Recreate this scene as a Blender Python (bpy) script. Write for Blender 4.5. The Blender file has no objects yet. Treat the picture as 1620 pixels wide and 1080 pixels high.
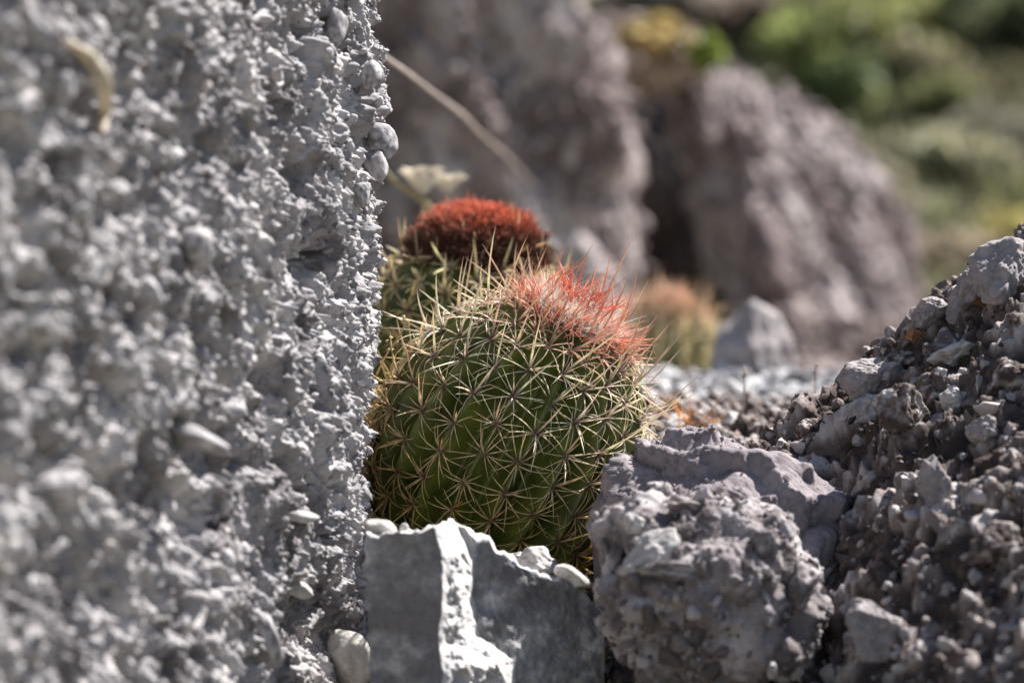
import bpy, bmesh, math, random
import numpy as np
from mathutils import Vector, Matrix

random.seed(7)
RNG = np.random.default_rng(7)
R = math.radians
C = bpy.context.scene.collection
SC = bpy.context.scene

# ------------------------------------------------------------------ camera, sky, sun
K = 0.15 / 810.0          # half width of view at 1 m, per photo pixel from the centre
ZC = 0.40                 # height of the lens above the datum


def P(px, py, Y):
    return np.array([(px - 810) * K * Y, Y, ZC - (py - 540) * K * Y])


cam_d = bpy.data.cameras.new('camera')
cam = bpy.data.objects.new('camera', cam_d)
C.objects.link(cam)
cam.location = (0, 0, ZC)
cam.rotation_euler = (R(90), 0, 0)
cam_d.sensor_width = 36
cam_d.lens = 120
cam_d.clip_start = 0.05
cam_d.clip_end = 500
cam_d.dof.use_dof = True
cam_d.dof.focus_distance = 2.90
cam_d.dof.aperture_fstop = 3.9
cam_d.dof.aperture_blades = 0
SC.camera = cam

SUN = np.array([0.50, 0.34, 0.79])
SUN /= np.linalg.norm(SUN)
world = bpy.data.worlds.new("World")
SC.world = world
world.use_nodes = True
wn = world.node_tree.nodes
sky = wn.new('ShaderNodeTexSky')
sky.sky_type = 'NISHITA'
sky.sun_disc = False
sky.sun_elevation = math.asin(SUN[2])
sky.sun_rotation = math.atan2(SUN[0], SUN[1])
wn['Background'].inputs[1].default_value = 0.05
world.node_tree.links.new(sky.outputs[0], wn['Background'].inputs[0])
sl = bpy.data.lights.new('sun', 'SUN')
sl.energy = 5.0
sl.angle = R(0.5)
sl.color = (1.0, 0.96, 0.915)
so = bpy.data.objects.new('sun', sl)
C.objects.link(so)
so.location = (2, 2, 5)
so.rotation_euler = Vector(-SUN).to_track_quat('-Z', 'Y').to_euler()
SC.view_settings.view_transform = 'Standard'
SC.view_settings.look = 'None'
SC.view_settings.exposure = 1.55
SC.view_settings.gamma = 1.0
SC.cycles.use_denoising = True
SC.cycles.max_bounces = 6
SC.cycles.sample_clamp_indirect = 6

# ------------------------------------------------------------------ noise (vectorised)
_rg = np.random.default_rng(11)
PERM = _rg.permutation(4096)
GR = _rg.normal(size=(4096, 3))
GR /= np.linalg.norm(GR, axis=1)[:, None]
RV = _rg.random((4096, 3))


def _hash(i, j, k, seed):
    a = PERM[(i + seed * 131) & 4095]
    a = PERM[(a + j) & 4095]
    return PERM[(a + k) & 4095]


def pn(p, seed=0):
    f = np.floor(p).astype(np.int64)
    t = p - f
    w = t * t * t * (t * (t * 6 - 15) + 10)
    out = np.zeros(len(p))
    for dx in (0, 1):
        wx = w[:, 0] if dx else 1 - w[:, 0]
        for dy in (0, 1):
            wy = w[:, 1] if dy else 1 - w[:, 1]
            for dz in (0, 1):
                wz = w[:, 2] if dz else 1 - w[:, 2]
                g = GR[_hash(f[:, 0] + dx, f[:, 1] + dy, f[:, 2] + dz, seed)]
                d = g[:, 0] * (t[:, 0] - dx) + g[:, 1] * (t[:, 1] - dy) + g[:, 2] * (t[:, 2] - dz)
                out += wx * wy * wz * d
    return out * 1.6


def fbm(p, octs=4, seed=0, gain=0.5, ridged=False):
    o = np.zeros(len(p))
    a = 1.0
    q = np.asarray(p, float).copy()
    for i in range(octs):
        n = pn(q, seed + i)
        o += a * ((1 - 2 * np.abs(n)) if ridged else n)
        a *= gain
        q = q * 2.03 + 17.3
    return o


def worley(p, seed=0):
    f = np.floor(p).astype(np.int64)
    F1 = np.full(len(p), 9.0)
    F2 = np.full(len(p), 9.0)
    idn = np.zeros(len(p))
    for dx in (-1, 0, 1):
        for dy in (-1, 0, 1):
            for dz in (-1, 0, 1):
                c = f + np.array([dx, dy, dz])
                h = _hash(c[:, 0], c[:, 1], c[:, 2], seed)
                d = np.linalg.norm(c + RV[h] - p, axis=1)
                n1 = d < F1
                F2 = np.where(n1, F1, np.minimum(F2, d))
                idn = np.where(n1, h / 4096.0, idn)
                F1 = np.where(n1, d, F1)
    return F1, F2, idn


# ------------------------------------------------------------------ mesh helpers
def tag(o, label=None, cat=None, group=None, kind=None):
    if label: o['label'] = label
    if cat: o['category'] = cat
    if group: o['group'] = group
    if kind: o['kind'] = kind
    return o


def mesh(name, V, F, mat, parent=None, tint=None, col=None, origin=None, smooth=True):
    """V (n,3) world coordinates, F a list of (m,k) index arrays"""
    if isinstance(F, np.ndarray): F = [F]
    V = np.asarray(V, float)
    if origin is None:
        origin = np.array([(V[:, 0].min() + V[:, 0].max()) / 2, (V[:, 1].min() + V[:, 1].max()) / 2, V[:, 2].min()])
    origin = np.asarray(origin, float)
    me = bpy.data.meshes.new(name)
    me.vertices.add(len(V))
    me.vertices.foreach_set('co', (V - origin).astype(np.float32).ravel())
    nl = sum(f.size for f in F)
    npoly = sum(len(f) for f in F)
    me.loops.add(nl)
    me.loops.foreach_set('vertex_index', np.concatenate([f.ravel() for f in F]).astype(np.int32))
    me.polygons.add(npoly)
    tot = np.concatenate([np.full(len(f), f.shape[1]) for f in F])
    st = np.concatenate([[0], np.cumsum(tot)[:-1]])
    me.polygons.foreach_set('loop_start', st.astype(np.int32))
    me.polygons.foreach_set('loop_total', tot.astype(np.int32))
    me.polygons.foreach_set('use_smooth', np.full(npoly, smooth))
    me.update(calc_edges=True)
    if tint is not None:
        a = me.attributes.new('tint', 'FLOAT', 'POINT')
        a.data.foreach_set('value', np.asarray(tint, np.float32))
    if col is not None:
        a = me.attributes.new('Col', 'FLOAT_COLOR', 'POINT')
        cc = np.ones((len(V), 4), np.float32)
        cc[:, :3] = col
        a.data.foreach_set('color', cc.ravel())
    me.materials.append(mat)
    o = bpy.data.objects.new(name, me)
    C.objects.link(o)
    if parent is not None:
        o.parent = parent
        origin = origin - np.array(parent_world(parent))
    o.location = origin
    return o


def parent_world(o):
    v = Vector((0, 0, 0))
    while o is not None:
        v = v + o.location
        o = o.parent
    return tuple(v)


def empty(name, loc):
    o = bpy.data.objects.new(name, None)
    o.empty_display_size = 0.02
    C.objects.link(o)
    o.location = loc
    return o


def join(parts):
    """parts: list of (V, F, ...) with one F array each of same width"""
    off = 0
    Vs, Fs = [], []
    for v, f in parts:
        Vs.append(v)
        Fs.append(f + off)
        off += len(v)
    return np.concatenate(Vs), np.concatenate(Fs)


_ico = {}


def ico(sub):
    if sub not in _ico:
        bm = bmesh.new()
        bmesh.ops.create_icosphere(bm, subdivisions=sub, radius=1.0)
        v = np.array([x.co[:] for x in bm.verts])
        f = np.array([[q.index for q in x.verts] for x in bm.faces])
        bm.free()
        _ico[sub] = (v / np.linalg.norm(v, axis=1)[:, None], f)
    return _ico[sub]


def normals(V, F):
    n = np.zeros_like(V)
    for f in ([F] if isinstance(F, np.ndarray) else F):
        a = np.cross(V[f[:, 1]] - V[f[:, 0]], V[f[:, 2]] - V[f[:, 0]])
        for k in range(f.shape[1]):
            for c in range(3):
                n[:, c] += np.bincount(f[:, k], weights=a[:, c], minlength=len(V))
    return n / (np.linalg.norm(n, axis=1)[:, None] + 1e-12)


def facet_radius(d, rng, nplanes=16, soft=26.0, lo=0.72, hi=1.0):
    n = rng.normal(size=(nplanes, 3))
    n /= np.linalg.norm(n, axis=1)[:, None]
    h = rng.uniform(lo, hi, nplanes)
    dn = np.maximum(d @ n.T, 0.02)
    r = h / dn
    r = np.minimum(r, 3)
    return -np.log(np.exp(-soft * r).sum(1) + np.exp(-soft * 1.25)) / soft


def rot3(rx, ry, rz):
    return np.array(Matrix.Rotation(rz, 3, 'Z') @ Matrix.Rotation(ry, 3, 'Y') @ Matrix.Rotation(rx, 3, 'X'))


# chips and pebbles to embed into rubble
def make_proto(rng, sub=2, angular=True):
    d, f = ico(sub)
    r = facet_radius(d, rng, 9 if angular else 10, 60 if angular else 12, 0.5, 1.0)
    v = d * r[:, None]
    v = v + d * (fbm(v * 2.2 + rng.random(3) * 50, 4, 3, .6) * 0.16)[:, None]
    return v, f


PROTO = [make_proto(np.random.default_rng(100 + i), 2, i % 3 != 0) for i in range(16)]
PROTO_A = [make_proto(np.random.default_rng(160 + i), 2, True) for i in range(16)]
PROTO3 = [make_proto(np.random.default_rng(200 + i), 3, i % 3 != 0) for i in range(12)]


def randrot(n, rng):
    q = rng.normal(size=(n, 4))
    q /= np.linalg.norm(q, axis=1)[:, None]
    w, x, y, z = q.T
    return np.stack([np.stack([1 - 2 * (y * y + z * z), 2 * (x * y - z * w), 2 * (x * z + y * w)], -1),
                     np.stack([2 * (x * y + z * w), 1 - 2 * (x * x + z * z), 2 * (y * z - x * w)], -1),
                     np.stack([2 * (x * z - y * w), 2 * (y * z + x * w), 1 - 2 * (x * x + y * y)], -1)], -2)


def scatter(pos, size, rng, protos=None, flat=0.6):
    """returns V, F, tint for many chips"""
    protos = protos or PROTO
    n = len(pos)
    which = rng.integers(0, len(protos), n)
    rm = randrot(n, rng)
    sc = size[:, None] * rng.uniform(flat, 1.2, (n, 3))
    Vs, Fs, Ts = [], [], []
    off = 0
    tint = rng.random(n)
    for k, (v, f) in enumerate(protos):
        m = np.where(which == k)[0]
        if len(m) == 0: continue
        vv = np.einsum('nij,nvj->nvi', rm[m], v[None] * sc[m][:, None, :]) + pos[m][:, None, :]
        Vs.append(vv.reshape(-1, 3))
        ff = f[None] + (np.arange(len(m)) * len(v))[:, None, None] + off
        Fs.append(ff.reshape(-1, 3))
        Ts.append(np.repeat(tint[m], len(v)))
        off += len(m) * len(v)
    return np.concatenate(Vs), np.concatenate(Fs), np.concatenate(Ts)


def to_px(V):
    return 810 + V[:, 0] / (K * V[:, 1]), 540 - (V[:, 2] - ZC) / (K * V[:, 1])


def pick(V, px, py, r=7):
    """the nearest-to-the-lens vertex of V that shows at a photo position"""
    X, Yp = to_px(V)
    m = np.where((np.abs(X - px) < r) & (np.abs(Yp - py) < r) & (V[:, 1] > 0.3))[0]
    while len(m) == 0 and r < 80:
        r *= 1.6
        m = np.where((np.abs(X - px) < r) & (np.abs(Yp - py) < r) & (V[:, 1] > 0.3))[0]
    return m[np.argmin(V[m, 1])]


# ------------------------------------------------------------------ materials
def nodes(m):
    m.use_nodes = True
    nt = m.node_tree
    return nt, nt.nodes, nt.links, nt.nodes['Principled BSDF']


def rock_mat(name, cols, scale=30.0, bump=0.5, bscale=260.0, bdist=0.002, tint=0.5, rough=0.92, dust=None):
    m = bpy.data.materials.new(name)
    nt, N, L, b = nodes(m)
    tc = N.new('ShaderNodeTexCoord')
    n1 = N.new('ShaderNodeTexNoise')
    n1.inputs['Scale'].default_value = scale
    n1.inputs['Detail'].default_value = 8
    n1.inputs['Roughness'].default_value = 0.65
    L.new(tc.outputs['Object'], n1.inputs['Vector'])
    at = N.new('ShaderNodeAttribute')
    at.attribute_name = 'tint'
    ma = N.new('ShaderNodeMath'); ma.operation = 'MULTIPLY_ADD'
    ma.inputs[1].default_value = tint
    ma.inputs[2].default_value = -tint * 0.5
    L.new(at.outputs['Fac'], ma.inputs[0])
    ad = N.new('ShaderNodeMath'); ad.operation = 'ADD'; ad.use_clamp = True
    L.new(n1.outputs['Fac'], ad.inputs[0]); L.new(ma.outputs[0], ad.inputs[1])
    cr = N.new('ShaderNodeValToRGB')
    els = cr.color_ramp.elements
    ps = np.linspace(0.27, 0.75, len(cols))
    while len(els) < len(cols): els.new(0.5)
    for e, p_, c in zip(els, ps, cols):
        e.position = p_; e.color = (*c, 1)
    L.new(ad.outputs[0], cr.inputs[0])
    n2 = N.new('ShaderNodeTexNoise')
    n2.inputs['Scale'].default_value = bscale
    n2.inputs['Detail'].default_value = 6
    n2.inputs['Roughness'].default_value = 0.7
    L.new(tc.outputs['Object'], n2.inputs['Vector'])
    # fine speckle in the colour (mineral grains)
    mx = N.new('ShaderNodeMix'); mx.data_type = 'RGBA'; mx.blend_type = 'OVERLAY'
    mx.inputs[0].default_value = 0.45
    L.new(cr.outputs[0], mx.inputs[6]); L.new(n2.outputs['Fac'], mx.inputs[7])
    L.new(mx.outputs[2], b.inputs['Base Color'])
    bp = N.new('ShaderNodeBump')
    bp.inputs['Strength'].default_value = bump
    bp.inputs['Distance'].default_value = bdist
    L.new(n2.outputs['Fac'], bp.inputs['Height'])
    L.new(bp.outputs[0], b.inputs['Normal'])
    b.inputs['Roughness'].default_value = rough
    b.inputs['Specular IOR Level'].default_value = 0.3
    return m


def col_mat(name, rough=0.5, transl=0.0, spec=0.4, gain=1.0):
    m = bpy.data.materials.new(name)
    nt, N, L, b = nodes(m)
    at = N.new('ShaderNodeAttribute'); at.attribute_name = 'Col'
    tc = N.new('ShaderNodeTexCoord')
    n1 = N.new('ShaderNodeTexNoise'); n1.inputs['Scale'].default_value = 300
    L.new(tc.outputs['Object'], n1.inputs['Vector'])
    mx = N.new('ShaderNodeMix'); mx.data_type = 'RGBA'; mx.blend_type = 'OVERLAY'
    mx.inputs[0].default_value = 0.35
    L.new(at.outputs['Color'], mx.inputs[6]); L.new(n1.outputs['Fac'], mx.inputs[7])
    L.new(mx.outputs[2], b.inputs['Base Color'])
    b.inputs['Roughness'].default_value = rough
    b.inputs['Specular IOR Level'].default_value = spec
    if transl:
        t = N.new('ShaderNodeBsdfTranslucent')
        L.new(mx.outputs[2], t.inputs['Color'])
        ms = N.new('ShaderNodeMixShader'); ms.inputs[0].default_value = transl
        L.new(b.outputs[0], ms.inputs[1]); L.new(t.outputs[0], ms.inputs[2])
        L.new(ms.outputs[0], N['Material Output'].inputs['Surface'])
    return m


M = {}
M['grey_conglomerate'] = rock_mat('grey_conglomerate', [(.14, .127, .130), (.26, .246, .252), (.36, .343, .349), (.49, .463, .455)], 22, 0.6, 420, .0015, .55)
M['slab'] = rock_mat('slab_stone', [(.15, .145, .15), (.21, .21, .22), (.38, .37, .37), (.55, .53, .52)], 14, 0.5, 160, .002, .55)
M['mauve_rock'] = rock_mat('mauve_rock', [(.14, .115, .12), (.24, .20, .21), (.33, .28, .29)], 18, 0.5, 300, .0015, .5)
M['brown_conglomerate'] = rock_mat('brown_conglomerate', [(.10, .083, .082), (.17, .147, .148), (.24, .212, .215), (.36, .33, .33)], 22, 0.6, 380, .0015, .7)
M['rubble'] = rock_mat('rubble_soil', [(.055, .040, .035), (.12, .090, .080), (.20, .165, .153), (.38, .35, .34)], 24, 0.7, 420, .0015, .8)
M['gravel'] = rock_mat('gravel', [(.15, .145, .15), (.25, .245, .255), (.36, .35, .36), (.50, .49, .49)], 26, 0.5, 400, .001, .8)
M['pale_stone'] = rock_mat('pale_stone', [(.27, .25, .24), (.40, .38, .37), (.52, .50, .48)], 20, 0.5, 260, .0015, .3)
M['cream_stone'] = rock_mat('cream_stone', [(.36, .34, .31), (.52, .49, .45), (.66, .63, .59)], 50, 0.9, 220, .003, .3)
M['mid_stone'] = rock_mat('mid_stone', [(.17, .15, .15), (.26, .235, .235), (.36, .33, .325)], 16, 0.5, 260, .0015, .3)
M['orange_stone'] = rock_mat('rust_stone', [(.16, .08, .05), (.30, .15, .08), (.40, .24, .15)], 30, 0.5, 260, .0015, .3)
M['outcrop'] = rock_mat('outcrop_rock', [(.12, .090, .086), (.21, .168, .164), (.30, .25, .24), (.41, .36, .35)], 5, 0.8, 60, .01, .9)
M['outcrop_shade'] = rock_mat('outcrop_shade_rock', [(.03, .023, .022), (.06, .045, .043), (.11, .085, .08)], 5, 0.8, 60, .01, .6)  # outcrop rock darkened: the shade of the cleft is put into its colour
M['tan_rock'] = rock_mat('tan_rock', [(.14, .10, .085), (.25, .185, .16), (.34, .27, .235), (.42, .35, .31)], 5, 0.8, 60, .01, .9)
M['ledge_rock'] = rock_mat('ledge_rock', [(.13, .11, .118), (.23, .20, .21), (.34, .305, .315)], 22, 0.9, 240, .003, .15)
M['pink_rock'] = rock_mat('pink_rock', [(.17, .13, .115), (.27, .215, .195), (.36, .30, .28)], 5, 0.8, 60, .01, .9)
M['ground'] = rock_mat('ground_soil', [(.15, .135, .095), (.22, .20, .145), (.29, .265, .20), (.35, .32, .26)], 3, 0.8, 40, .01, .2)
M['spines'] = col_mat('cactus_spines', 0.4, 0.42, 0.5)
M['wool'] = col_mat('cactus_wool', 0.9, 0.35, 0.1)
M['dry'] = col_mat('dry_plant', 0.8, 0.35, 0.2)
M['leaf'] = col_mat('leaf', 0.5, 0.5, 0.35)

m = bpy.data.materials.new('cactus_skin')
nt, N, L, b = nodes(m)
tc = N.new('ShaderNodeTexCoord')
n1 = N.new('ShaderNodeTexNoise'); n1.inputs['Scale'].default_value = 38; n1.inputs['Detail'].default_value = 6
L.new(tc.outputs['Object'], n1.inputs['Vector'])
cr = N.new('ShaderNodeValToRGB')
cr.color_ramp.elements[0].position = .32; cr.color_ramp.elements[0].color = (.034, .054, .008, 1)
cr.color_ramp.elements[1].position = .72; cr.color_ramp.elements[1].color = (.145, .165, .026, 1)
L.new(n1.outputs['Fac'], cr.inputs[0])
L.new(cr.outputs[0], b.inputs['Base Color'])
n2 = N.new('ShaderNodeTexNoise'); n2.inputs['Scale'].default_value = 700
L.new(tc.outputs['Object'], n2.inputs['Vector'])
bp = N.new('ShaderNodeBump'); bp.inputs['Strength'].default_value = .25; bp.inputs['Distance'].default_value = .0008
L.new(n2.outputs['Fac'], bp.inputs['Height']); L.new(bp.outputs[0], b.inputs['Normal'])
b.inputs['Roughness'].default_value = .42
b.inputs['Specular IOR Level'].default_value = .45
M['skin'] = m


# ------------------------------------------------------------------ the terrain
def sstep(a, b_, x):
    t = np.clip((x - a) / (b_ - a), 0, 1)
    return t * t * (3 - 2 * t)


BY = [-60, -5, 0, 2, 2.6, 2.85, 3.02, 3.22, 3.7, 4.25, 4.6, 5.5, 7, 8.5, 12, 20, 120]
BZ = [-3, -1.3, -1.0, -.55, -.40, -.30, -.20, -.088, -.068, -.044, -.10, -.28, -.22, -.06, .42, 2.4, 50]


def terrain(x, y, fine=True):
    z = np.interp(y, BY, BZ) + ZC
    # terrace is lower beside the slope, and the hillside rolls
    far = sstep(7, 16, y)
    p = np.stack([x, y, np.zeros_like(x)], 1)
    z = z + far * (fbm(p * .16, 4, 21) * 1.0)
    # dirt bank on the right with its crest at y = 2.98
    ridge = -.083 + (x - .237) * .80
    ridge = np.where(x > .5, .127 + (x - .5) * .35, ridge) + fbm(p * 9, 3, 24) * .010
    ridge = np.minimum(ridge, .42)
    bank = np.where(y < 2.98, ridge + (y - 2.98) * .47, ridge - (y - 2.98) * .32) + ZC
    bank = np.where(y < 2.2, bank - (2.2 - y) * .1, bank)
    bank = bank - .040 * np.exp(-((x - .247 - (y - 2.65) * .12) / .024) ** 2) * sstep(2.35, 2.45, y) * (1 - sstep(2.82, 2.95, y))
    z = np.maximum(z, bank)
    z = z + fbm(p * 14, 3, 27) * .006
    return z


# big ground sheet, sunk under the dense patches
gx = np.concatenate([-np.geomspace(90, 1.2, 46), np.linspace(-1.1, 1.3, 120), np.geomspace(1.4, 90, 46)])
gy = np.concatenate([np.linspace(-60, 1.4, 30), np.linspace(1.5, 5.2, 180), np.geomspace(5.25, 120, 150)])
GX, GY = np.meshgrid(gx, gy)
xs, ys = GX.ravel(), GY.ravel()
zs = terrain(xs, ys)
sink = sstep(.05, .2, xs) * (1 - sstep(.95, 1.1, xs)) * sstep(2.0, 2.15, ys) * (1 - sstep(3.45, 3.6, ys))
zs = zs - sink * .03
pp = np.stack([xs, ys, zs], 1)
pp[:, 2] += sstep(5, 9, ys) * fbm(pp * 1.3, 4, 31) * .10
nx, ny = len(gx), len(gy)
ii = np.arange(nx * ny).reshape(ny, nx)
quads = np.stack([ii[:-1, :-1], ii[:-1, 1:], ii[1:, 1:], ii[1:, :-1]], -1).reshape(-1, 4)
tag(mesh('ground', pp, quads, M['ground'], origin=(0, 0, 0)), kind='structure')

# dense bank surface
bx_ = np.arange(.06, 1.12, .0022)
by_ = np.arange(1.98, 3.60, .0028)
GX, GY = np.meshgrid(bx_, by_)
xs, ys = GX.ravel(), GY.ravel()
bank = np.stack([xs, ys, terrain(xs, ys)], 1)
q = bank @ rot3(.5, 0, .5).T
q2 = bank @ rot3(0, R(-38), R(10)) * np.array([.55, 1, 1.15])
q2 = q2 + np.stack([pn(q2 * 40, 47), pn(q2 * 40, 48), pn(q2 * 40, 49)], 1) * .008
f1, f2, fi = worley(q2 * 46, 5)
g1, g2, gi = worley(q2 * 105, 6)
d = fbm(q * 28, 4, 41) * .013 + fbm(q * 70, 5, 46, .65, True) * .0035 + (1 - f1) * .004 + (fi - .5) * .015 + np.clip(f2 - f1, 0, .2) * .02 + (gi - .5) * .0065 + (1 - g1) * .001 + fbm(q * 260, 2, 44) * .0012
BN = np.array([-.5, -.35, .80]); BN /= np.linalg.norm(BN)
edge = sstep(.06, .10, xs) * sstep(1.98, 2.05, ys)
bank = bank + BN * (d * edge)[:, None]
nx, ny = len(bx_), len(by_)
ii = np.arange(nx * ny).reshape(ny, nx)
quads = np.stack([ii[:-1, :-1], ii[:-1, 1:], ii[1:, 1:], ii[1:, :-1]], -1).reshape(-1, 4)
tag(mesh('slope', bank, quads, M['rubble'], tint=np.clip(.35 + fbm(bank * 40, 2, 50) * .3 + (fi - .5) * .6 + (gi - .5) * .4, 0, 1.1), origin=(.5, 2.8, .2)), kind='structure')

# rubble on the bank: one mass of countless crumbs
rng = np.random.default_rng(31)
nr = 11000
sel = rng.integers(0, len(bank), nr * 3)
bpx, bpy_ = to_px(bank[sel])
ok = (bpx > 940) & (bpx < 1760) & (bpy_ > 330) & (bpy_ < 1180) & (bank[sel, 1] < 3.06)
sel = sel[ok][:nr]
size = np.exp(rng.normal(math.log(.0017), .85, len(sel))).clip(.0008, .014)
V, F, T = scatter(bank[sel] + BN * (size * .05)[:, None], size, rng, PROTO_A, flat=.4)
tag(mesh('rubble', V, F, M['rubble'], tint=np.clip(T + .25 * (1 - sstep(2.55, 2.9, V[:, 1])), 0, 1.4), smooth=False, origin=(.5, 2.8, .2)),
    'countless brown and grey crumbs of stone covering the dirt bank at the right', 'rubble', kind='stuff')

# ------------------------------------------------------------------ gravel on the terrace
rng = np.random.default_rng(41)
ng = 9000
gxp = rng.uniform(-.2, .62, ng)
gyp = 3.12 + (rng.random(ng) ** 1.1) * 1.6
gz = terrain(gxp, gyp)
size = np.exp(rng.normal(math.log(.0052), .45, ng)).clip(.002, .016)
V, F, T = scatter(np.stack([gxp, gyp, gz + size * .3], 1), size, rng)
tag(mesh('gravel', V, F, M['gravel'], tint=T, smooth=False, origin=(.2, 3.7, ZC - .07)),
    'loose grey gravel spread over the flat ground behind the boulders', 'gravel', kind='stuff')
# soil crumbs low down between the stones and under the cactus
ng = 4000
gxp = rng.uniform(-.25, .35, ng); gyp = rng.uniform(2.35, 3.2, ng)
size = np.exp(rng.normal(math.log(.004), .5, ng)).clip(.002, .012)
V, F, T = scatter(np.stack([gxp, gyp, terrain(gxp, gyp) + size * .3], 1), size, rng)
tag(mesh('soil_crumbs', V, F, M['rubble'], tint=T * .6, origin=(0, 2.8, ZC - .3)),
    'dark soil crumbs in the gaps between the front stones', 'soil', kind='stuff')


# ------------------------------------------------------------------ the grey conglomerate wall at left
def spline(pts, n):
    pts = np.array(pts, float)
    k = len(pts)
    out = []
    per = n // k
    for i in range(k):
        p0, p1, p2, p3 = pts[(i - 1) % k], pts[i], pts[(i + 1) % k], pts[(i + 2) % k]
        t = np.linspace(0, 1, 60, endpoint=False)[:, None]
        out.append(.5 * (2 * p1 + (p2 - p0) * t + (2 * p0 - 5 * p1 + 4 * p2 - p3) * t ** 2 + (3 * p1 - p0 - 3 * p2 + p3) * t ** 3))
    return np.concatenate(out)


# plan outline (x, y), anticlockwise seen from above, camera side first
plan = spline([(-.62, 1.55), (-.40, 1.86), (-.285, 2.22), (-.185, 2.58), (-.128, 2.80), (-.118, 2.90), (-.15, 3.03), (-.30, 3.22),
               (-.70, 3.30), (-1.1, 2.9), (-1.15, 2.0), (-.9, 1.5)], 720)
seg = np.linalg.norm(np.roll(plan, -1, 0) - plan, axis=1)
cum = np.concatenate([[0], np.cumsum(seg)])
tot = cum[-1]
cl = np.vstack([plan, plan[:1]])
# how densely to sample by position: the seen face finely, the back coarsely
dens = np.where((cl[:, 1] > 1.9) & (cl[:, 1] < 3.02) & (cl[:, 0] > -.42), 1 / .00115, 1 / .012)
cumd = np.concatenate([[0], np.cumsum((dens[1:] + dens[:-1]) / 2 * seg)])
nu = int(cumd[-1])
uu = np.interp(np.linspace(0, cumd[-1], nu, endpoint=False), cumd, cum)
ox = np.interp(uu, cum, cl[:, 0]); oy = np.interp(uu, cum, cl[:, 1])
tx = np.gradient(ox); ty = np.gradient(oy); tl = np.hypot(tx, ty) + 1e-9
onx, ony = ty / tl, -tx / tl
zv = np.concatenate([np.linspace(-.62, -.31, 24, endpoint=False), np.arange(-.31, .32, .00115), np.linspace(.325, .60, 30)])
nv = len(zv)
cx0, cy0 = -.62, 2.4
shr = 1 - .45 * sstep(.30, .60, zv) ** 2
shr[-1] = .45
# the edge leans a little: photo x of the right edge at different heights
lean = np.interp(zv, [-.6, -.29, -.15, 0, .09, .2, .3, .6], [.0, .004, -.002, .002, .004, .006, .004, -.01]) - .018
A = np.zeros((nv, nu, 3)); NN = np.zeros((nv, nu, 3))
A[..., 0] = cx0 + (ox[None] - cx0) * shr[:, None] + lean[:, None]
A[..., 1] = cy0 + (oy[None] - cy0) * shr[:, None]
A[..., 2] = zv[:, None] + ZC
NN[..., 0] = onx[None]; NN[..., 1] = ony[None]
A = A.reshape(-1, 3); NN = NN.reshape(-1, 3)
sh = rot3(0, R(35), R(20))
q = (A @ sh.T) * np.array([1, 1, .62])       # clasts are drawn out along one slanting direction
wq = q + np.stack([pn(q * 30, 71), pn(q * 30, 72), pn(q * 30, 73)], 1) * .010
f1, f2, _ = worley(wq * 42, 8)
g1, g2, gi = worley(wq * 105, 9)
h1, h2, _ = worley(wq * 210, 10)
d = fbm(A * 5.5, 3, 61) * .013 + fbm(q * 24, 3, 64) * .010
d += fbm(wq * 48, 5, 74, .62, True) * .0036 + fbm(wq * 95, 4, 84, .65) * .0040
big = sstep(.1, .7, fbm(wq * 30, 2, 90) + .35)
d += (.75 - f1) * .010 * big + (.75 - g1) * .0030 + (.75 - h1) * .0014 + fbm(wq * 240, 3, 99, .6, True) * .0014
d += (gi - .5) * .0036 * np.clip((g2 - g1) * 7, 0, 1)
d += np.where(gi > .86, .0035, 0) * np.clip((g2 - g1) * 6, 0, 1)
pit = np.clip(fbm(wq * 50, 3, 68) - .16, 0, .45)
d -= pit * .040
pit = np.clip(fbm(wq * 17, 3, 69) - .30, 0, .5)
d -= pit * .045
# named hollows seen in the photograph
hx, hy = to_px(A + NN * 0)
near = (NN[:, 0] * 0 + 1) * (A[:, 0] > -.45) * (A[:, 1] < 3.0)
for (px, py, sx, sy, dep) in [(485, 410, 20, 50, .022), (402, 600, 28, 26, .02), (128, 165, 24, 50, .024), (8, 240, 22, 34, .022),
                              (300, 60, 12, 40, .012), (245, 40, 12, 40, .012), (270, 800, 55, 40, .018), (90, 930, 80, 70, .02),
                              (470, 960, 30, 36, .018), (480, 1010, 60, 25, .012), (335, 730, 70, 30, .018), (40, 560, 40, 30, .015), (430, 300, 10, 60, .010)]:
    g = np.exp(-(((hx - px) / sx) ** 2 + ((hy - py) / sy) ** 2) ** 1.5)
    d -= g * dep * near
wall = A + NN * d[:, None]
ii = np.arange(nu * nv).reshape(nv, nu)
jj = np.roll(ii, -1, 1)
quads = np.stack([ii[:-1], jj[:-1], jj[1:], ii[1:]], -1).reshape(-1, 4)
topc = np.array([[cx0, cy0, .66 + ZC]])
cap = np.stack([ii[-1], jj[-1], np.full(nu, nu * nv)], -1)
wallV = np.vstack([wall, topc])
wobj = tag(mesh('conglomerate_rock', wallV, [quads, cap], M['grey_conglomerate'], tint=np.clip(.5 + fbm(wallV * 18, 3, 55) * .5, 0, 1),
                origin=(-.6, 2.4, ZC - .62)),
           'tall rough grey rock wall of cemented grit and pebbles filling the left side', 'rock')
# clasts
rng = np.random.default_rng(51)
vis = np.where((wall[:, 0] > -.42) & (wall[:, 1] < 3.04) & (np.abs(wall[:, 2] - ZC) < .33))[0]
sel = rng.choice(vis, 19000)
size = np.exp(rng.normal(math.log(.0016), .62, len(sel))).clip(.001, .009)
V, F, T = scatter(wall[sel] + NN[sel] * (size * .05)[:, None], size, rng, PROTO_A, flat=.35)
tag(mesh('grit', V, F, M['grey_conglomerate'], wobj, tint=T, smooth=False), kind='stuff')


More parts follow.
